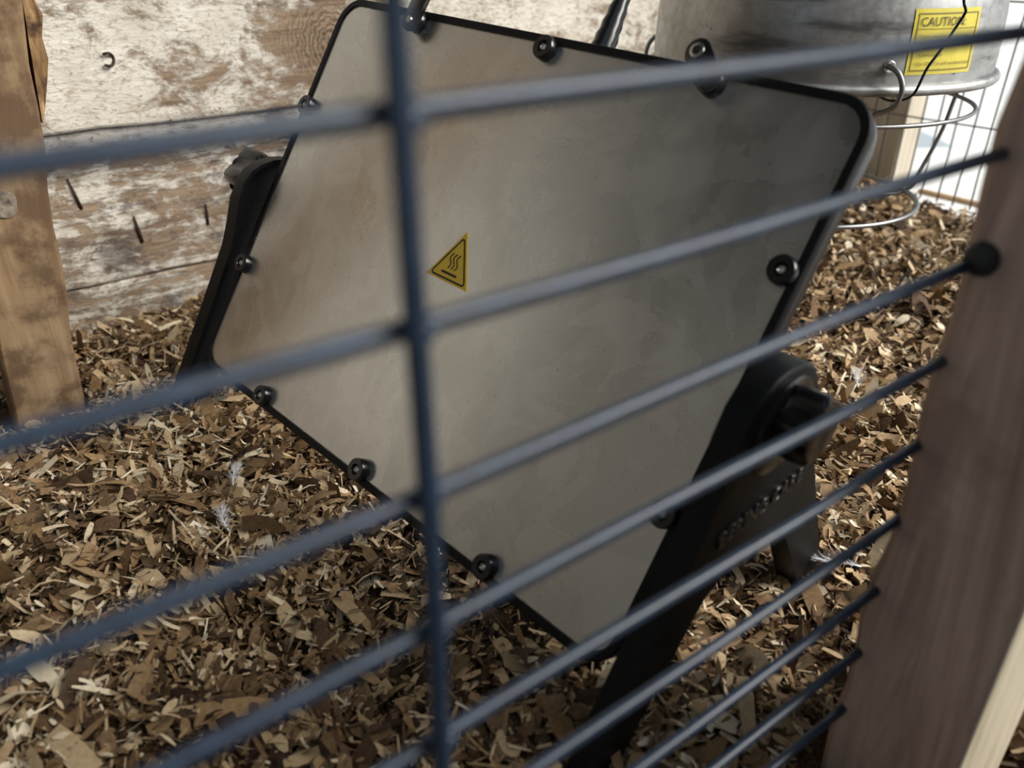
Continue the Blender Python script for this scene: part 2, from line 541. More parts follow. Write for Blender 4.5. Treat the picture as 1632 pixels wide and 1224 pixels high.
# roof and far left wall
YA = -0.26                    # line of the added shade wall behind the camera
def wall_boxes(name, label, boxes, mat):
    e = empty(name, (boxes[0][0], boxes[0][2], 0))
    tag(e, label, 'wall', kind='structure')
    for b in boxes: link('plank', box_mesh('plank', *b), mat, e)
wall_boxes('wall_left', 'plank wall at the left end of the pen', [(XL - 0.02, XL, YF + 0.09 * k, YF + 0.09 * k + 0.088, -0.02, ZC) for k in range(6)], M['greyplank'])
wall_boxes('wall_shade', 'low plank wall added behind the camera to shade the near bedding', [(XL, 0.44, YA - 0.02, YA, -0.02 + 0.125 * k, -0.02 + 0.125 * k + 0.123) for k in range(4)], M['roof'])  # unseen wall, added only to shade the bedding near the mesh
tag(link('ceiling', box_mesh('ceiling', XL - 0.02, XR + 0.06, YF - 0.02, YB + 0.03, ZC, ZC + 0.02), M['darkroof']),
    'dark plank roof over the pen', 'roof', kind='structure')

# ------------------------------------------------------------------ left inner post (leans)
def leaning_post():
    base = Vector((0.0275, 0.487, -0.01))
    e = empty('wooden_post', base)
    tag(e, 'split brown wooden post leaning at the left in front of the whitewashed wall', 'post')
    n = 30
    bm = bmesh.new(); rows = []
    H = 0.60
    for i in range(n + 1):
        t = i / n; z = -0.01 + (H + 0.01) * t
        sx = 0.118 * (z if z < 0.25 else 0.25)
        k = 0.0008 * math.sin(i * 1.7) + 0.0006 * math.sin(i * 0.6 + 1)
        xl, xr = 0.0095 + sx + k, 0.0455 + sx - 0.02 * max(0, min(z - 0.12, 0.13)) + k * 1.3
        rows.append([bm.verts.new(c) for c in ((xl + .001, 0.487, z), (xr - .0015, 0.487 + k, z), (xr, 0.4885, z), (xr, 0.524, z), (xl, 0.524, z), (xl, 0.488, z))])
    for i in range(n):
        for k in range(6):
            l = (k + 1) % 6
            bm.faces.new((rows[i][k], rows[i][l], rows[i + 1][l], rows[i + 1][k]))
    bm.faces.new(rows[0][::-1]); bm.faces.new(rows[-1])
    link('post_body', bm_mesh('post_body', bm), M['oldpost'], e)
    # splintered strip along the right edge, behind a dark crack
    pts = []
    bm = bmesh.new(); rows = []
    for i in range(n + 1):
        z = 0.165 + 0.30 * i / n
        sx = 0.118 * (z if z < 0.25 else 0.25)
        xr = 0.0455 + sx - 0.02 * max(0, min(z - 0.12, 0.13))
        w = 0.0065 * min(1, (z - 0.163) / 0.02) + 0.0012 * math.sin(i * 2.9) + 0.0008 * math.sin(i * 5.1)
        xl2 = xr + 0.0012
        rows.append([bm.verts.new(c) for c in ((xl2, 0.4885 + 0.0008 * math.sin(i * 3.3), z), (xl2 + max(w, 0.0006), 0.490 + 0.001 * math.sin(i * 2.2), z), (xl2 + max(w, 0.0006), 0.515, z), (xl2, 0.515, z))])
    for i in range(n):
        for k in range(4):
            l = (k + 1) % 4
            bm.faces.new((rows[i][k], rows[i][l], rows[i + 1][l], rows[i + 1][k]))
    bm.faces.new(rows[0][::-1]); bm.faces.new(rows[-1])
    s = link('splinter_strip', bm_mesh('splinter_strip', bm), M['bark'], e)
    s['label'] = 'rough splintered strip'
    # grey knot
    kn = [(0.0062 * math.cos(a) * (1 + 0.12 * math.sin(3 * a)), 0.0080 * math.sin(a) * (1 + 0.1 * math.cos(2 * a))) for a in [2 * math.pi * i / 22 for i in range(22)]]
    k = link('knot', prism_mesh('knot', kn, 0.0022, lambda x, y, z: Vector((0.0375 + x, 0.4878 - z, 0.128 + y)), 0, 0.0012), M['knot'], e)
    k['label'] = 'grey resinous knot'
leaning_post()

# ------------------------------------------------------------------ shavings: the uncountable litter
def chips(n, xr, yr, ls, zs, name_seed, sliver=False):
    r = np.random.default_rng(name_seed)
    x = r.uniform(*xr, n); y = r.uniform(*yr, n)
    L = np.clip(r.lognormal(math.log(ls), 0.5, n), 0.003, 0.028)
    Wd = np.clip(L * r.uniform(0.10, 0.55, n), 0.0008, 0.008)
    if sliver: Wd = r.uniform(0.0006, 0.0016, n)
    yaw = r.uniform(0, 2 * math.pi, n)
    tilt = r.normal(0, 0.50, n); roll = r.normal(0, 0.60, n)
    curl = r.normal(0, 0.32, n) * L
    z = hgt(x, y) + r.uniform(0, 1, n) ** 1.5 * zs + 0.001
    # four cross rows of two points: bent, tapered, twisted strip
    s = np.array([-0.5, -0.18, 0.18, 0.5])
    tw = r.normal(0, 0.35, n)
    t0 = r.uniform(0.25, 1.0, n); t1 = r.uniform(0.25, 1.0, n)
    wid = np.stack([t0, np.ones(n) * r.uniform(0.85, 1.1, n), np.ones(n), t1], 1)
    P = np.zeros((n, 4, 2, 3))
    for i in range(4):
        for j, sg in enumerate((-0.5, 0.5)):
            lx = s[i] * L
            ly = sg * Wd * wid[:, i] + (s[i] ** 2) * r.normal(0, 0.4) * Wd
            lz = curl * (0.25 - s[i] ** 2) * 1.2
            a = tw * s[i] + roll
            yy = ly * np.cos(a); zz = lz + ly * np.sin(a)
            xx = lx * np.cos(tilt) - zz * np.sin(tilt) * 0.2
            zz = zz + lx * np.sin(tilt)
            P[:, i, j, 0] = x + xx * np.cos(yaw) - yy * np.sin(yaw)
            P[:, i, j, 1] = y + xx * np.sin(yaw) + yy * np.cos(yaw)
            P[:, i, j, 2] = z + zz
    px, py = P[..., 0], P[..., 1]
    hit = ((px > 0.005) & (px < 0.051) & (py > 0.483) & (py < 0.528)) | ((px > 0.189) & (px < 0.2445) & (py > 0.039) & (py < 0.0885))
    keep = ~hit.any(axis=(1, 2))
    low = P[..., 2].min(axis=(1, 2)); fl_ = hgt(x, y) - 0.002
    P[..., 2] += np.maximum(0, fl_ - low)[:, None, None]
    P[..., 1] = np.minimum(P[..., 1], YB - 0.0065)
    P = P[keep].reshape(-1, 3)
    x, y = x[keep], y[keep]; L = L[keep]; n = len(x)
    base = np.arange(n)[:, None] * 8
    q = np.array([[0, 2, 3, 1], [2, 4, 5, 3], [4, 6, 7, 5]])
    Fc = (base[:, None, :] + q[None]).reshape(-1, 4)
    tone = np.clip(r.normal(0.43, 0.22, n), 0.05, 1)
    bright = r.uniform(0, 1, n) < 0.16
    if sliver: tone = tone + 0.22
    tone = np.where(bright, r.uniform(0.75, 1.0, n), tone)
    hollow = np.exp(-(((x - 0.11) / 0.07) ** 2 + ((y - 0.20) / 0.06) ** 2))
    big = np.sin(23 * x + 3 * np.sin(19 * y)) * np.sin(27 * y + 2 * np.sin(31 * x + 1)) + 0.6 * np.sin(61 * x + 9) * np.sin(57 * y + 4 * np.sin(13 * x))
    tone = tone - 0.18 * hollow + 0.09 * big
    return P, Fc, np.repeat(tone, 8)
sets = [chips(40000, (-0.25, 0.85), (-0.04, 0.617), 0.0066, 0.006, 1),
        chips(40000, (-0.05, 0.45), (0.05, 0.617), 0.0048, 0.008, 2),
        chips(7000, (-0.15, 0.84), (0.0, 0.617), 0.0105, 0.010, 3),
        chips(9000, (0.35, 0.85), (0.05, 0.617), 0.0080, 0.010, 4),
        chips(14000, (-0.15, 0.84), (0.02, 0.617), 0.0085, 0.011, 5, True)]
off = 0; Ps, Fs, Ts = [], [], []
for P, Fc, T in sets:
    Ps.append(P); Fs.append(Fc + off); Ts.append(T); off += len(P)
P = np.concatenate(Ps); Fc = np.concatenate(Fs); T = np.concatenate(Ts)
me = bpy.data.meshes.new('wood_shavings')
me.vertices.add(len(P)); me.vertices.foreach_set('co', P.ravel())
me.loops.add(len(Fc) * 4); me.loops.foreach_set('vertex_index', Fc.ravel().astype(np.int32))
me.polygons.add(len(Fc)); me.polygons.foreach_set('loop_start', np.arange(len(Fc), dtype=np.int32) * 4)
me.update(calc_edges=True)
at = me.attributes.new('tone', 'FLOAT', 'POINT'); at.data.foreach_set('value', T.astype(np.float32))
me.polygons.foreach_set('use_smooth', np.ones(len(Fc), dtype=bool))
bed = link('wood_shavings_bedding', me, M['chip'])
tag(bed, 'thick litter of small tan wood shavings covering the pen floor', 'wood shavings', kind='stuff')

# ------------------------------------------------------------------ the radiant heater
HC = Vector((0.184, 0.293, 0.120))
e1 = Vector((0.138, -0.989, -0.059)).normalized()
e2 = Vector((-0.528, -0.023, -0.849)); e2 = (e2 - e1 * e2.dot(e1)).normalized()
nb = e1.cross(e2).normalized()                     # points to the back of the panel
def HP(u, v, w=0.0):                               # u along the long side, v down, w out of the face
    return HC + e1 * u + e2 * v - nb * w
heater = empty('radiant_heater', (0.16, 0.30, 0.0))
tag(heater, 'tilted flat radiant heater with grey plate, black rim and two black feet', 'heater')
PW, PH = 0.300, 0.2166
fr = lambda x, y, z: HP(x, y, z)
# rim: ring around the plate
def ring_mesh(name, outer, inner, z0, z1, frame):
    n = len(outer)
    v = [frame(x, y, z0) for x, y in outer] + [frame(x, y, z1 - 0.0006) for x, y in outer] + \
        [frame(x * 0.996, y * 0.996, z1) for x, y in outer] + [frame(x, y, z1) for x, y in inner] + [frame(x, y, z0) for x, y in inner]
    f = []
    for k in range(5):
        for i in range(n):
            j = (i + 1) % n; l = (k + 1) % 5
            f.append((k * n + i, k * n + j, l * n + j, l * n + i))
    me = mesh(name, v, f); bm = bmesh.new(); bm.from_mesh(me); bpy.data.meshes.remove(me)
    return bm_mesh(name, bm, 30)
o_ = rounded_rect(PW, PH, 0.0145); i_ = rounded_rect(PW - 0.0072, PH - 0.0072, 0.0112)
link('rim', ring_mesh('rim', o_, i_, -0.0035, 0.0, fr), M['black'], heater)['label'] = 'narrow black rim'
pl = rounded_rect(PW - 0.0070, PH - 0.0070, 0.0113)
link('plate', prism_mesh('plate', pl, 0.0012, fr, -0.0021, 0), M['plate'], heater)['label'] = 'satin grey heating plate'
hs = rounded_rect(PW - 0.0006, PH - 0.0006, 0.0142)
link('housing', prism_mesh('housing', hs, 0.0061, fr, -0.0098, 0.0012, 35), M['edge'], heater)['label'] = 'dark metal housing edge'
# screws with black washers
for (u, v) in ((-.085, -.102), (0.002, -.102), (.0865, -.102), (-.085, .102), (0, .102), (.085, .102), (-.1445, -.046), (-.1445, .047), (.1435, -.046), (.1435, .046)):
    wf = lambda x, y, z, u=u, v=v: HP(u + x, v + y, z)
    w = link('washer', lathe_mesh('washer', [(0.0022, 0.0025), (0.0026, 0.0036), (0.0048, 0.0036), (0.0053, 0.0030), (0.0053, -0.001), (0.0022, -0.001)], wf, 26, True), M['blackgloss'], heater)
    s = link('screw', lathe_mesh('screw', [(0, 0.0031), (0.0006, 0.0026), (0.0011, 0.0032), (0.0019, 0.0027), (0.0022, 0.0018), (0.0022, -0.001)], wf, 16), M['steel'], w)
# hanging tabs at two of the upper screws
def tab(u, v, du, dv):
    L = math.hypot(du, dv); ax = (du / L, dv / L); ay = (-ax[1], ax[0])
    R = 0.0052; out = []
    for i in range(13):
        a = math.radians(90 + 180 * i / 12); out.append((R * math.cos(a), R * math.sin(a)))
    for i in range(13):
        a = math.radians(-90 + 180 * i / 12); out.append((L + R * math.cos(a), R * math.sin(a)))
    f = lambda x, y, z: HP(u + ax[0] * x + ay[0] * y, v + ax[1] * x + ay[1] * y, z + 0.0038)
    t_ = link('hanging_tab', prism_mesh('hanging_tab', out, 0.0022, f, 0, 0.0006, 35), M['blackgloss'], heater)
    g = lambda x, y, z: f(L + x, y, z)
    link('eyelet', lathe_mesh('eyelet', [(0.0016, 0.0018), (0.0018, 0.0030), (0.0028, 0.0028), (0.0031, 0.0016)], g, 18, True), M['steel'], t_)
    link('screw', lathe_mesh('screw', [(0, 0.0033), (0.0009, 0.0030), (0.0017, 0.0031), (0.0021, 0.0018)], f, 14), M['steel'], t_)
tab(-.0845, -.1005, 0.0015, -0.0180)
tab(.0865, -.102, -0.0085, -0.0085)
# hot-surface sticker
stick = link('warning_sticker', prism_mesh('warning_sticker', [(0.0015, -0.0172), (0.0152, 0.0070), (-0.0122, 0.0070)], 0.00025, fr, -0.0009, 0), M['yellow'], heater)
stick['label'] = 'yellow hot-surface warning triangle'
def flat_stroke(name, pts, w, closed=False):
    pts = [Vector((p[0], p[1])) for p in pts]
    n = len(pts); v = []
    for i in range(n):
        if closed: a, b = pts[i - 1], pts[(i + 1) % n]
        else: a, b = pts[max(i - 1, 0)], pts[min(i + 1, n - 1)]
        t = (b - a).normalized(); q = Vector((-t.y, t.x))
        if closed:
            d = (pts[(i + 1) % n] - pts[i]).normalized(); k = max(0.5, abs(t.dot(d)))
        else: k = 1
        v += [HP(*(pts[i] + q * w / 2 / k), -0.00060), HP(*(pts[i] - q * w / 2 / k), -0.00060)]
    f = [(2 * i, 2 * i + 1, 2 * ((i + 1) % n) + 1, 2 * ((i + 1) % n)) for i in range(n if closed else n - 1)]
    return link(name, mesh(name, v, f), M['ink'], stick)
A, B, Cc = Vector((0.0015, -0.0143)), Vector((0.0128, 0.0056)), Vector((-0.0098, 0.0056))
tri = []
for p, q, r in ((Cc, A, B), (A, B, Cc), (B, Cc, A)):
    i0 = q + (p - q).normalized() * 0.0022; i1 = q + (r - q).normalized() * 0.0022
    for s in range(6):
        t = s / 5; tri.append(i0 * (1 - t) ** 2 + q * 2 * t * (1 - t) + i1 * t * t)
flat_stroke('triangle_outline', tri, 0.00085, True)
for k in (-1, 0, 1):
    x0 = 0.0013 + k * 0.0022
    flat_stroke('heat_wave', [(x0 + 0.0009 * math.sin(t * 2.2 * math.pi / 12 + 2.6), -0.0063 + t * 0.0072 / 12) for t in range(13)], 0.0007)
flat_stroke('surface_bar', [(-0.0038, 0.0031), (0.0062, 0.0031)], 0.0011)
# power cable with moulded strain relief leaving the top edge
cb = smooth_path([HP(0.0235, -0.096, -0.0085), HP(0.0235, -0.112, -0.0085), HP(0.0225, -0.130, -0.0085), HP(0.0215, -0.152, -0.009), HP(0.023, -0.185, -0.015), HP(0.03, -0.25, -0.03), HP(0.04, -0.36, -0.05), Vector((0.40, 0.22, 0.62)), Vector((0.40, 0.22, ZC + 0.002))], 6)
rad = []
for i in range(len(cb)):
    d = i / 6.0
    rad.append(0.0056 if d < 0.6 else max(0.0031, 0.0056 - (d - 0.6) * 0.0016) + (0.0005 if (d < 3.2 and i % 2) else 0))
link('power_cable', tube_mesh('power_cable', cb, rad, 14), M['blackgloss'], heater)['label'] = 'black cable with strain relief'

# feet: inverted-V stands with a web, flange, lettering and knob
sa = Vector((-e1.y, e1.x, 0)).normalized()
sb = e1.cross(sa).normalized()
if sb.z < 0: sb = -sb
half = [(.0205, 0.0), (.0195, .0080), (.0165, .0150), (.011, .0205), (.002, .0248), (-.012, .0290), (-.024, .0335), (-.036, .0400), (-.060, .0530), (-.0965, .0735), (-.111, .0810)]
inner = [(-.111, .0600), (-.090, .0475), (-.066, .0330), (-.058, .0260), (-.0545, .0180), (-.0535, .0)]
def foot(u_in, u_out, a0, b0, text):
    sgn = 1 if u_out > u_in else -1
    loop = [(x, y) for y, x in half] + [(x, y) for y, x in inner] + [(-x, y) for y, x in inner[::-1][1:]] + [(-x, y) for y, x in half[::-1][:-1]]
    def f(x, y, z): return HC + sa * (a0 + x) + sb * (b0 + y) + e1 * (u_in + sgn * z)
    D = abs(u_out - u_in)
    # channel: outer wall plus flange all round
    bm = bmesh.new()
    n = len(loop)
    cx = sum(p[0] for p in loop) / n
    poly = [Vector(p) for p in loop]
    ins = []
    area = sum(poly[i - 1].x * poly[i].y - poly[i].x * poly[i - 1].y for i in range(n))
    for i in range(n):
        d1 = (poly[i] - poly[i - 1]).normalized(); d2 = (poly[(i + 1) % n] - poly[i]).normalized()
        t = (d1 + d2); t = t.normalized() if t.length > 1e-6 else d1
        nn = Vector((-t.y, t.x)) * (1 if area > 0 else -1)
        ins.append(poly[i] + nn * 0.0022 / max(0.6, abs(t.dot(d1))))
    L0 = [bm.verts.new((p.x, p.y, 0)) for p in poly]; L1 = [bm.verts.new((p.x, p.y, D)) for p in poly]
    K0 = [bm.verts.new((p.x, p.y, 0)) for p in ins]; K1 = [bm.verts.new((p.x, p.y, D - 0.0025)) for p in ins]
    top = bm.faces.new(L1); bm.faces.new(K1[::-1])
    for i in range(n):
        j = (i + 1) % n
        bm.faces.new((L0[i], L0[j], L1[j], L1[i])); bm.faces.new((K0[j], K0[i], K1[i], K1[j])); bm.faces.new((L0[j], L0[i], K0[i], K0[j]))
    ed = [e for e in top.edges]
    bmesh.ops.bevel(bm, geom=ed, offset=0.0016, segments=3, profile=0.5, affect='EDGES')
    for v in bm.verts: v.co = f(*v.co)
    st_ = link('foot_stand', bm_mesh('foot_stand', bm, 40), M['black'], heater)
    st_['label'] = 'black plastic inverted-V foot'
    # raised disc around the pivot
    link('pivot_boss', lathe_mesh('pivot_boss', [(0.0175, D - 0.001), (0.0175, D + 0.0012), (0.016, D + 0.002), (0, D + 0.002)], f, 30), M['blackgloss'], st_)
    link('pivot_bolt', lathe_mesh('pivot_bolt', [(0.0035, -0.0080), (0.0035, D)], lambda x, y, z: f(x, y, z) + nb * 0.005, 14), M['black'], st_)
    # lobed clamping knob
    lob = []
    kr, kd, ky = (0.0108, 0.0115, 0.0040) if text else (0.0150, 0.0190, 0.0040)
    for i in range(60):
        a = 2 * math.pi * i / 60
        q = kr * (1 + 0.17 * math.cos(5 * a))
        lob.append((q * math.cos(a + 0.35), q * math.sin(a + 0.35) + ky))
    link('knob', prism_mesh('knob', lob, kd, f, D + 0.0022, 0.0016, 40), M['blackgloss'], heater)
    if text:
        tf = lambda x, y, z: f(x * sgn_t + 0.0010, y - 0.0365, D + z)
        sgn_t = 1
        # raised lettering
        link('raised_lettering', text_mesh('raised_lettering', 'BERING CARE', 0.0088, tf, 0.0007), M['blackgloss'], st_)['label'] = 'raised moulded lettering'
    # rubber pads
    for sx in (-1, 1):
        px = sx * 0.0705
        loop2 = [(px - 0.0098, -0.113), (px + 0.0098, -0.113), (px + 0.0098, -0.1095), (px - 0.0098, -0.1095)]
        link('foot_pad', prism_mesh('foot_pad', loop2, D * 0.9, f, D * 0.05, 0.0008), M['rubber'], st_)
foot(0.1580, 0.168, -0.006, 0.003, True)
foot(-0.1580, -0.168, 0.008, -0.011, False)

# ------------------------------------------------------------------ heat lamp
LC = Vector((0.498, 0.336, 0.1755))
lamp = empty('heat_lamp', LC)
tag(lamp, 'galvanised dome heat lamp with wire guard hanging behind the heater', 'lamp')
lf = lambda x, y, z: LC + Vector((x, y, z))
dome = link('reflector', lathe_mesh('reflector', [(0.1035, 0.0), (0.1040, 0.012), (0.1030, 0.035), (0.0995, 0.058), (0.090, 0.082), (0.070, 0.102), (0.045, 0.113), (0.026, 0.117), (0.024, 0.117),
                (0.044, 0.111), (0.068, 0.100), (0.088, 0.080), (0.0980, 0.057), (0.1015, 0.035), (0.1025, 0.012), (0.1020, 0.0)], lf, 96, True), M['galv'], lamp)
ringp = lambda R, z, n=64: [lf(R * math.cos(2 * math.pi * i / n), R * math.sin(2 * math.pi * i / n), z) for i in range(n)]
link('rolled_rim', tube_mesh('rolled_rim', ringp(0.1050, 0.0, 96), 0.0030, 10, closed=True), M['galv'], dome)
link('socket', lathe_mesh('socket', [(0.0, 0.186), (0.012, 0.186), (0.016, 0.178), (0.024, 0.170), (0.024, 0.112), (0.0, 0.112)], lf, 28), M['black'], lamp)
link('bulb', lathe_mesh('bulb', [(0.0, 0.012), (0.030, 0.016), (0.047, 0.030), (0.050, 0.042), (0.042, 0.062), (0.022, 0.09), (0.013, 0.112)], lf, 32), M['bulb'], lamp)
link('cord', tube_mesh('cord', [lf(0, 0, 0.18), lf(0.004, 0.003, 0.28), lf(0, 0, ZC - LC.z + 0.002)], 0.0032, 8), M['black'], lamp)
guard = link('wire_guard', tube_mesh('wire_guard', ringp(0.0995, -0.020), 0.0013, 8, closed=True), M['galvwire'], lamp)
link('guard_ring', tube_mesh('guard_ring', ringp(0.0800, -0.084), 0.0016, 8, closed=True), M['galvwire'], guard)
for k in range(3):
    a = math.radians(-35 + 120 * k)
    pr = [(0.103, -0.002), (0.1015, -0.010), (0.0990, -0.022), (0.096, -0.042), (0.089, -0.065), (0.080, -0.084), (0.05, -0.0855), (0.02, -0.0862), (0.0, -0.0864)]
    link('guard_rib', tube_mesh('guard_rib', smooth_path([lf(r * math.cos(a), r * math.sin(a), z) for r, z in pr], 4), 0.0014, 7), M['galvwire'], guard)
for k in range(3):                                   # S hooks through holes in the dome
    a = math.radians(-124.5 + 120 * k); ca, sa_ = math.cos(a), math.sin(a)
    tq = (-sa_, ca)
    def hk(r, s, z): return lf(r * ca + s * tq[0], r * sa_ + s * tq[1], z)
    link('hook', tube_mesh('hook', smooth_path([hk(0.101, -0.001, 0.0125), hk(0.107, 0.000, 0.0125), hk(0.1115, 0.003, 0.009), hk(0.1135, 0.005, 0.002), hk(0.112, 0.004, -0.006), hk(0.108, 0.001, -0.010), hk(0.103, -0.002, -0.0125), hk(0.1015, -0.004, -0.016), hk(0.0995, -0.0045, -0.021)], 5), 0.0015, 8), M['galvwire'], guard)
    link('hook_hole', lathe_mesh('hook_hole', [(0.0017, -0.0004), (0.0030, -0.0004), (0.0032, 0.0005), (0.0026, 0.0011), (0.0018, 0.0008)], lambda x, y, z: hk(0.1042 + z, x, 0.0125 + y), 16, True), M['steel'], dome)
# caution label wrapped round the dome
def dome_r(z):
    pts = [(0.0, 0.1035), (0.012, 0.1040), (0.035, 0.1030), (0.058, 0.0995), (0.082, 0.090)]
    for (a, ra), (b, rb) in zip(pts, pts[1:]):
        if z <= b: return ra + (rb - ra) * (z - a) / (b - a)
    return 0.09
LA0 = math.radians(-119.5)
def lab(x, y, z=0.0):                                # x to the right seen from outside, y up
    zz = 0.008 + y
    a = LA0 + x / 0.104
    r = dome_r(max(0, zz)) + 0.0004 + z
    return lf(r * math.cos(a), r * math.sin(a), zz)
LW, LH = 0.0445, 0.0325
def grid_patch(name, x0, x1, y0, y1, z, mat, parent, n=14, m=8):
    v = [lab(x0 + (x1 - x0) * i / n, y0 + (y1 - y0) * j / m, z) for i in range(n + 1) for j in range(m + 1)]
    f = [(i * (m + 1) + j, (i + 1) * (m + 1) + j, (i + 1) * (m + 1) + j + 1, i * (m + 1) + j + 1) for i in range(n) for j in range(m)]
    return link(name, mesh(name, v, f), mat, parent, True)
cl = grid_patch('caution_label', 0, LW, 0, LH, 0, M['lemon'], dome)
cl['label'] = 'yellow caution label with small print'
bw = 0.0006
for nm, a, b, c, d in (('border_line', .002, LW - .002, .002, .002 + bw), ('border_line', .002, LW - .002, LH - .002 - bw, LH - .002), ('border_line', .002, .002 + bw, .002, LH - .002), ('border_line', LW - .002 - bw, LW - .002, .002, LH - .002), ('border_line', .002, LW - .002, LH - .0099, LH - .0096)):
    grid_patch(nm, a, b, c, d, 0.0003, M['inkfade'], cl, 12, 3)
def print_line(body, size, x, y, mat):
    link('print', text_mesh('print', body, size, lambda a, b, c: lab(x + a, y + b, 0.0004), 0, 'LEFT'), M[mat], cl)
print_line('CAUTION:', 0.0062, 0.0035, LH - 0.0083, 'inkmid')
for i, s in enumerate(('\u2022 Lamp must be kept well away', '\u2022 Bulb must be 20" or more from', '   Combustibles', '\u2022 Use ONLY in well ventilated place')):
    print_line(s, 0.00265, 0.0035, LH - 0.0142 - i * 0.0045, 'inkfade')
# tramp wire hanging over the dome
tw = smooth_path([(0.4453, 0.2240, 0.330), (0.4471, 0.2277, 0.2379), (0.4528, 0.2260, 0.2210), (0.4521, 0.2236, 0.2169), (0.4531, 0.2241, 0.2145), (0.4497, 0.2258, 0.2070), (0.4435, 0.2277, 0.1968), (0.4383, 0.2292, 0.1892), (0.4351, 0.2304, 0.1792), (0.4396, 0.2353, 0.1746), (0.4433, 0.2422, 0.1714), (0.4483, 0.2519, 0.1695), (0.4545, 0.2613, 0.1697)], 6)
tag(rebase(link('loose_wire', tube_mesh('loose_wire', tw, 0.0007, 8), M['black']), (0.4453, 0.224, 0.33)), 'thin black wire dangling in front of the galvanised lamp', 'wire')

# ------------------------------------------------------------------ welded wire panels
def wire_panel(name, origin, label):
    e = empty(name, origin)
    return tag(e, label, 'wire mesh')
PX = 0.195
fp = wire_panel('front_wire_mesh', (0.0, YF, 0), 'dark blue coated wire mesh panel across the foreground')
R1 = 0.00150
for k in range(-14, 9):
    z = 0.2328 - 0.02547 * k
    r = random.Random(k + 50)
    pts = [(-0.45 + (PX + 0.004 + 0.45) * i / 40, YF + 0.0002 * math.sin(i * 0.7 + k), z + 0.00025 * math.sin(i * 0.45 + k * 2)) for i in range(41)]
    link('wire', tube_mesh('wire', pts, R1, 12), M['wire'], fp)
for x in (-0.4130, -0.2606, -0.1082, 0.0442):
    link('wire', tube_mesh('wire', [(x + 0.0003 * math.sin(i), YF - 2 * R1 + 0.0003, 0.0265 + 0.58 * i / 30) for i in range(31)], R1 * 1.05, 12), M['wire'], fp)
    for k in range(-14, 10):                         # weld beads at the crossings
        z = 0.2328 - 0.02547 * k
        if x == 0.0442 and 0 <= k <= 8:
            bm = bmesh.new(); bmesh.ops.create_uvsphere(bm, u_segments=10, v_segments=6, radius=0.0016)
            for v in bm.verts: v.co = Vector((v.co.x * 1.5 + x + 0.0016, v.co.y + YF - R1 * 0.8, v.co.z * 1.1 + z - 0.0004))
            link('weld', bm_mesh('weld', bm, 60), M['wire'], fp)

rp = wire_panel('side_wire_mesh', (XR, 0.35, 0), 'thin wire mesh closing the bright right end of the pen')
for j in range(0, 32):
    y = 0.0844 + 0.0174 * j
    if y > YB - 0.010: break
    link('wire', tube_mesh('wire', [(XR + 0.0008 * math.sin(i + j), y + 0.0006 * math.sin(i * 0.8 + j * 2), 0.010 + 0.60 * i / 16) for i in range(17)], 0.0009, 6), M['thinwire'], rp)
for z in (0.088, 0.197, 0.306, 0.415, 0.524):
    link('wire', tube_mesh('wire', [(XR - 0.0016, 0.07 + (YB - 0.078) * i / 16, z + 0.0006 * math.sin(i)) for i in range(17)], 0.0009, 6), M['thinwire'], rp)

# ------------------------------------------------------------------ front post
def front_post():
    e = empty('corner_post', (0.217, 0.064, -0.02))
    tag(e, 'weathered square wooden post at the right end of the foreground mesh', 'post')
    n = 44; bm = bmesh.new(); rows = []
    for i in range(n + 1):
        z = -0.02 + 0.64 * i / n
        w = 0.0011 * math.sin(z * 95 + 0.6) + 0.0008 * math.sin(z * 41) + 0.0005 * math.sin(z * 210 + 2)
        if 0.055 < z < 0.085: w += 0.0012 * math.sin((z - 0.055) / 0.03 * math.pi)
        x0, x1, y0, y1 = PX, 0.2385, 0.0452, 0.0835
        rows.append([bm.verts.new(c) for c in ((x0 + .0006, y0, z), (x1, y0, z), (x1, y1, z), (x0 + 0.003 + w * .4, y1 + w, z), (x0 + w * 0.3, y1 - 0.003 + w, z), (x0, y0 + 0.0008, z))])
    for i in range(n):
        for k in range(6):
            l = (k + 1) % 6
            bm.faces.new((rows[i][k], rows[i][l], rows[i + 1][l], rows[i + 1][k]))
    bm.faces.new(rows[0][::-1]); bm.faces.new(rows[-1])
    link('post_body', bm_mesh('post_body', bm), M['frontpost'], e)
    fc = link('sunlit_face', box_mesh('sunlit_face', PX + 0.0006, 0.2385, 0.0446, 0.0454, -0.02, 0.62, 0.0003), M['sunwood'], e)  # pale colour stands in for sunlight on the front face
    fc['label'] = 'front face with sunlight put into its pale colour'
    c = Vector((PX, 0.0785, 0.184))
    link('cap_screw', lathe_mesh('cap_screw', [(0.0, 0.0034), (0.0018, 0.0033), (0.0034, 0.0024), (0.0042, 0.0008), (0.0042, -0.004), (0.0, -0.004)], lambda x, y, z: c + Vector((-z, x, y)), 22), M['rubber'], e)['label'] = 'black round cap fixing the mesh'
front_post()
# plank on the ground beyond the post
pk = prism_mesh('ground_plank', [(-0.15, -0.012), (0.15, -0.012), (0.15, 0.012), (-0.15, 0.012)], 0.03, lambda x, y, z: Vector((0.405 + x * 0.97 - y * 0.2, 0.048 + x * 0.02 + y, 0.004 + z)), 0, 0.0015)
tag(rebase(link('ground_plank', pk, M['tanwood']), (0.405, 0.048, 0.004)), 'tan plank lying on the litter outside the corner post', 'plank')

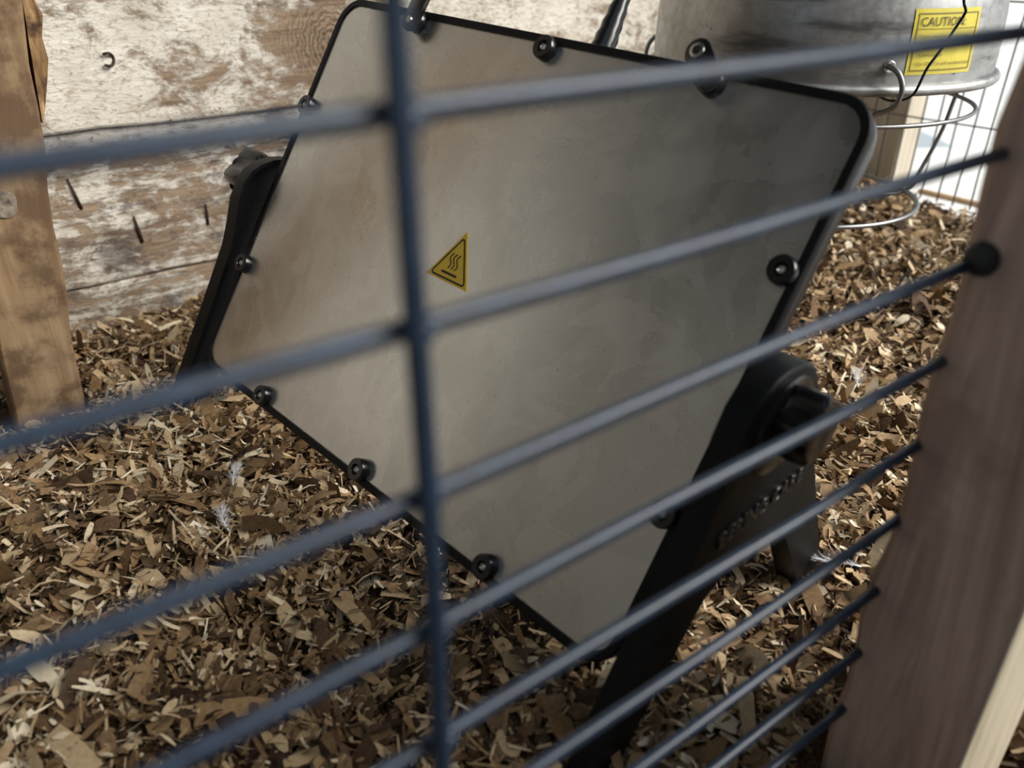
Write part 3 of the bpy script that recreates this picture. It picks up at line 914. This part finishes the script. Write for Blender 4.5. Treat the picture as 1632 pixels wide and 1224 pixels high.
# ------------------------------------------------------------------ outside the right end
tag(link('corner_stud', box_mesh('corner_stud', XR + 0.006, XR + 0.044, 0.452, 0.54, -0.02, ZC, 0.002), M['stud']), 'pale timber stud outside the side mesh', 'stud')
def outside_bits():
    me = mesh('sheet', [(1.157, 0.618, -0.02), (1.230, 0.578, -0.02), (1.166, 0.616, 0.009), (1.20, 0.66, -0.02), (1.27, 0.62, -0.02), (1.205, 0.655, 0.006)],
              [(0, 1, 2), (3, 5, 4), (0, 3, 4, 1), (1, 4, 5, 2), (2, 5, 3, 0)])
    tag(rebase(link('metal_flashing', me, M['sheet']), (1.20, 0.62, -0.02)), 'bent bluish sheet metal piece on the bright ground outside', 'sheet metal')
    b = prism_mesh('batten', [(-0.09, -0.003), (0.15, -0.003), (0.15, 0.003), (-0.09, 0.003)], 0.005, lambda x, y, z: Vector((0.965 + y, 0.33 + x, -0.02 + z)), 0, 0.0005)
    tag(rebase(link('yard_batten', b, M['tanwood']), (0.965, 0.33, -0.02)), 'thin tan batten lying outside along the side mesh', 'batten')
outside_bits()

# ------------------------------------------------------------------ single large shavings lying on top
def shaving_mesh(name, L, Wd, curl, twist, taper0, taper1, th=0.0005, n=6, seed=0):
    r = random.Random(seed)
    v, f = [], []
    for i in range(n + 1):
        s = i / n - 0.5
        wv = Wd * (taper0 + (1 - taper0) * min(1, (i / n) * 3)) * (taper1 + (1 - taper1) * min(1, (1 - i / n) * 3)) / 2
        a = curl * s * 2
        R = L / (2 * curl) if abs(curl) > 0.05 else None
        x, z = (R * math.sin(a), R * (1 - math.cos(a))) if R else (L * s, 0)
        tw_ = twist * s
        j = r.uniform(-.08, .08) * Wd
        for sg, dz in ((-1, 0), (1, 0), (1, th), (-1, th)):
            y = sg * wv + j
            v.append((x, y * math.cos(tw_), z + dz + y * math.sin(tw_)))
    for i in range(n):
        for k in range(4):
            l = (k + 1) % 4
            f.append((i * 4 + k, i * 4 + l, (i + 1) * 4 + l, (i + 1) * 4 + k))
    f.append((3, 2, 1, 0)); f.append((n * 4, n * 4 + 1, n * 4 + 2, n * 4 + 3))
    me = mesh(name, v, f)
    bm = bmesh.new(); bm.from_mesh(me); bpy.data.meshes.remove(me)
    zmin = min(q.co.z for q in bm.verts)
    for q in bm.verts: q.co.z -= zmin
    me = bm_mesh(name, bm, 50)
    me.materials.append(M['loose'])
    return me
kinds = [shaving_mesh('wood_shaving', *a, seed=i) for i, a in enumerate([
    (0.017, 0.0085, 0.25, 0.2, 0.8, 0.6), (0.021, 0.0035, 0.5, 0.6, 0.4, 0.3), (0.015, 0.0055, 0.4, 0.7, 0.3, 0.7),
    (0.026, 0.0024, 0.35, 0.5, 0.4, 0.2), (0.013, 0.0090, 0.35, 0.5, 0.9, 0.8), (0.019, 0.0045, 0.6, 0.8, 0.3, 0.2),
    (0.023, 0.0070, 0.15, 0.4, 0.5, 0.9), (0.012, 0.0050, 0.7, 0.6, 0.3, 0.5)])]
cnt = 0
rs = random.Random(21)
while cnt < 280:
    if cnt % 3: x, y = rs.uniform(-0.06, 0.30), rs.uniform(0.12, 0.60)
    else: x, y = rs.uniform(0.20, 0.80), rs.uniform(0.09, 0.60)
    if 0.0 < x < 0.06 and 0.48 < y < 0.53: continue
    # keep clear of the feet
    bad = False
    for uu, aa in ((0.161, -0.006), (-0.161, 0.008)):
        for sx in (-1, 1):
            c = HC + e1 * uu + sa * (aa + sx * 0.066)
            if abs(x - c.x) < 0.034 and abs(y - c.y) < 0.024: bad = True
    if y > YB - 0.03 or bad: continue
    o = bpy.data.objects.new('wood_shaving', kinds[rs.randrange(8)])
    COL.objects.link(o)
    o.location = (x, y, float(hgt(np.array(x), np.array(y))) + rs.uniform(0.004, 0.008))
    o.rotation_euler = (rs.gauss(0, 0.42), rs.gauss(0, 0.30), rs.uniform(0, 6.28))
    s = rs.uniform(0.55, 0.95); o.scale = (s, s, s)
    ki = kinds.index(o.data)
    shape = 'long thin curled wood shaving' if ki in (1, 3, 5) else ('short twisted wood shaving' if ki in (2, 7) else 'broad flat wood shaving')
    if x < 0.10: where = 'lying on the litter at the far left' if y > 0.32 else 'lying on the litter just inside the left wires'
    elif x < 0.30: where = 'lying on the litter under the heater plate' if y < 0.45 else 'lying on the litter along the whitewashed wall'
    elif x < 0.55: where = 'lying on the litter between heater and heat lamp'
    else: where = 'lying on the litter toward the bright side mesh'
    tag(o, shape + ' ' + where, 'wood shaving', shape + ' group ' + where)
    cnt += 1

# ------------------------------------------------------------------ feathers and scraps
def feather(loc, yaw, L, label, seed):
    r = random.Random(seed)
    e = empty('down_feather', loc)
    tag(e, label, 'feather')
    R = Matrix.Rotation(yaw, 3, 'Z')
    q = [Vector(loc) + R @ Vector((L * (t - 0.5), 0.12 * L * math.sin(t * 2.5), 0.003 + 0.10 * L * math.sin(t * 3.0))) for t in [i / 10 for i in range(11)]]
    link('quill', tube_mesh('quill', q, [0.00035 * (1.2 - i / 10) for i in range(11)], 5), M['feather'], e)
    v, f = [], []
    for i in range(150):
        t = r.random() ** 0.8
        k = min(9, int(t * 10)); p = q[k].lerp(q[k + 1], t * 10 - k)
        side = r.choice((-1, 1))
        ln = L * 0.38 * math.sin(math.pi * (0.12 + 0.85 * t)) * r.uniform(0.6, 1.1)
        d = R @ Vector((0.9 + r.uniform(-.6, .8), side * r.uniform(0.2, 1.0), r.uniform(-0.2, 0.7))).normalized()
        pv = p; w = Vector((r.uniform(-1, 1), r.uniform(-1, 1), r.uniform(-1, 1))).normalized() * 0.00016
        b = len(v); v += [p - w, p + w]
        for s in (0.5, 1.0):
            c = p + d * ln * s + Vector((0, 0, 0.0012 * s * s)); v += [c - w * (1.1 - s), c + w * (1.1 - s)]
        f += [(b, b + 1, b + 3, b + 2), (b + 2, b + 3, b + 5, b + 4)]
    link('barbs', mesh('barbs', v, f), M['feather'], e)['kind'] = 'stuff'
feather((0.092, 0.353, 0.008), 0.9, 0.017, 'small white down feather on the litter left of the plate, farther of two', 1)
feather((0.075, 0.322, 0.008), 1.3, 0.018, 'small white down feather on the litter left of the plate, nearer of two', 2)
feather((0.43, 0.222, 0.010), 0.5, 0.022, 'fluffy white feather on the litter behind the right rim of the heater', 3)
feather((0.276, 0.135, 0.008), 2.2, 0.022, 'grey down tuft on the litter between the near foot and the corner post', 4)
film = smooth_path([(0, 0, 0), (1, 0, 0)], 1)
fm = mesh('plastic_scrap', [Vector((0.285, 0.175, 0.004)) + Vector(c) for c in ((0, 0, 0), (0.018, -0.006, 0.001), (0.020, 0.006, 0.011), (0.003, 0.012, 0.012), (0.0, 0.0, 0.0006), (0.018, -0.006, 0.0016), (0.020, 0.006, 0.0116), (0.003, 0.012, 0.0126))],
          [(3, 2, 1, 0), (4, 5, 6, 7), (0, 1, 5, 4), (1, 2, 6, 5), (2, 3, 7, 6), (3, 0, 4, 7)])
tag(rebase(link('plastic_scrap', fm, M['film']), (0.285, 0.175, 0.004)), 'clear folded plastic scrap on the litter beside the near foot', 'plastic scrap')
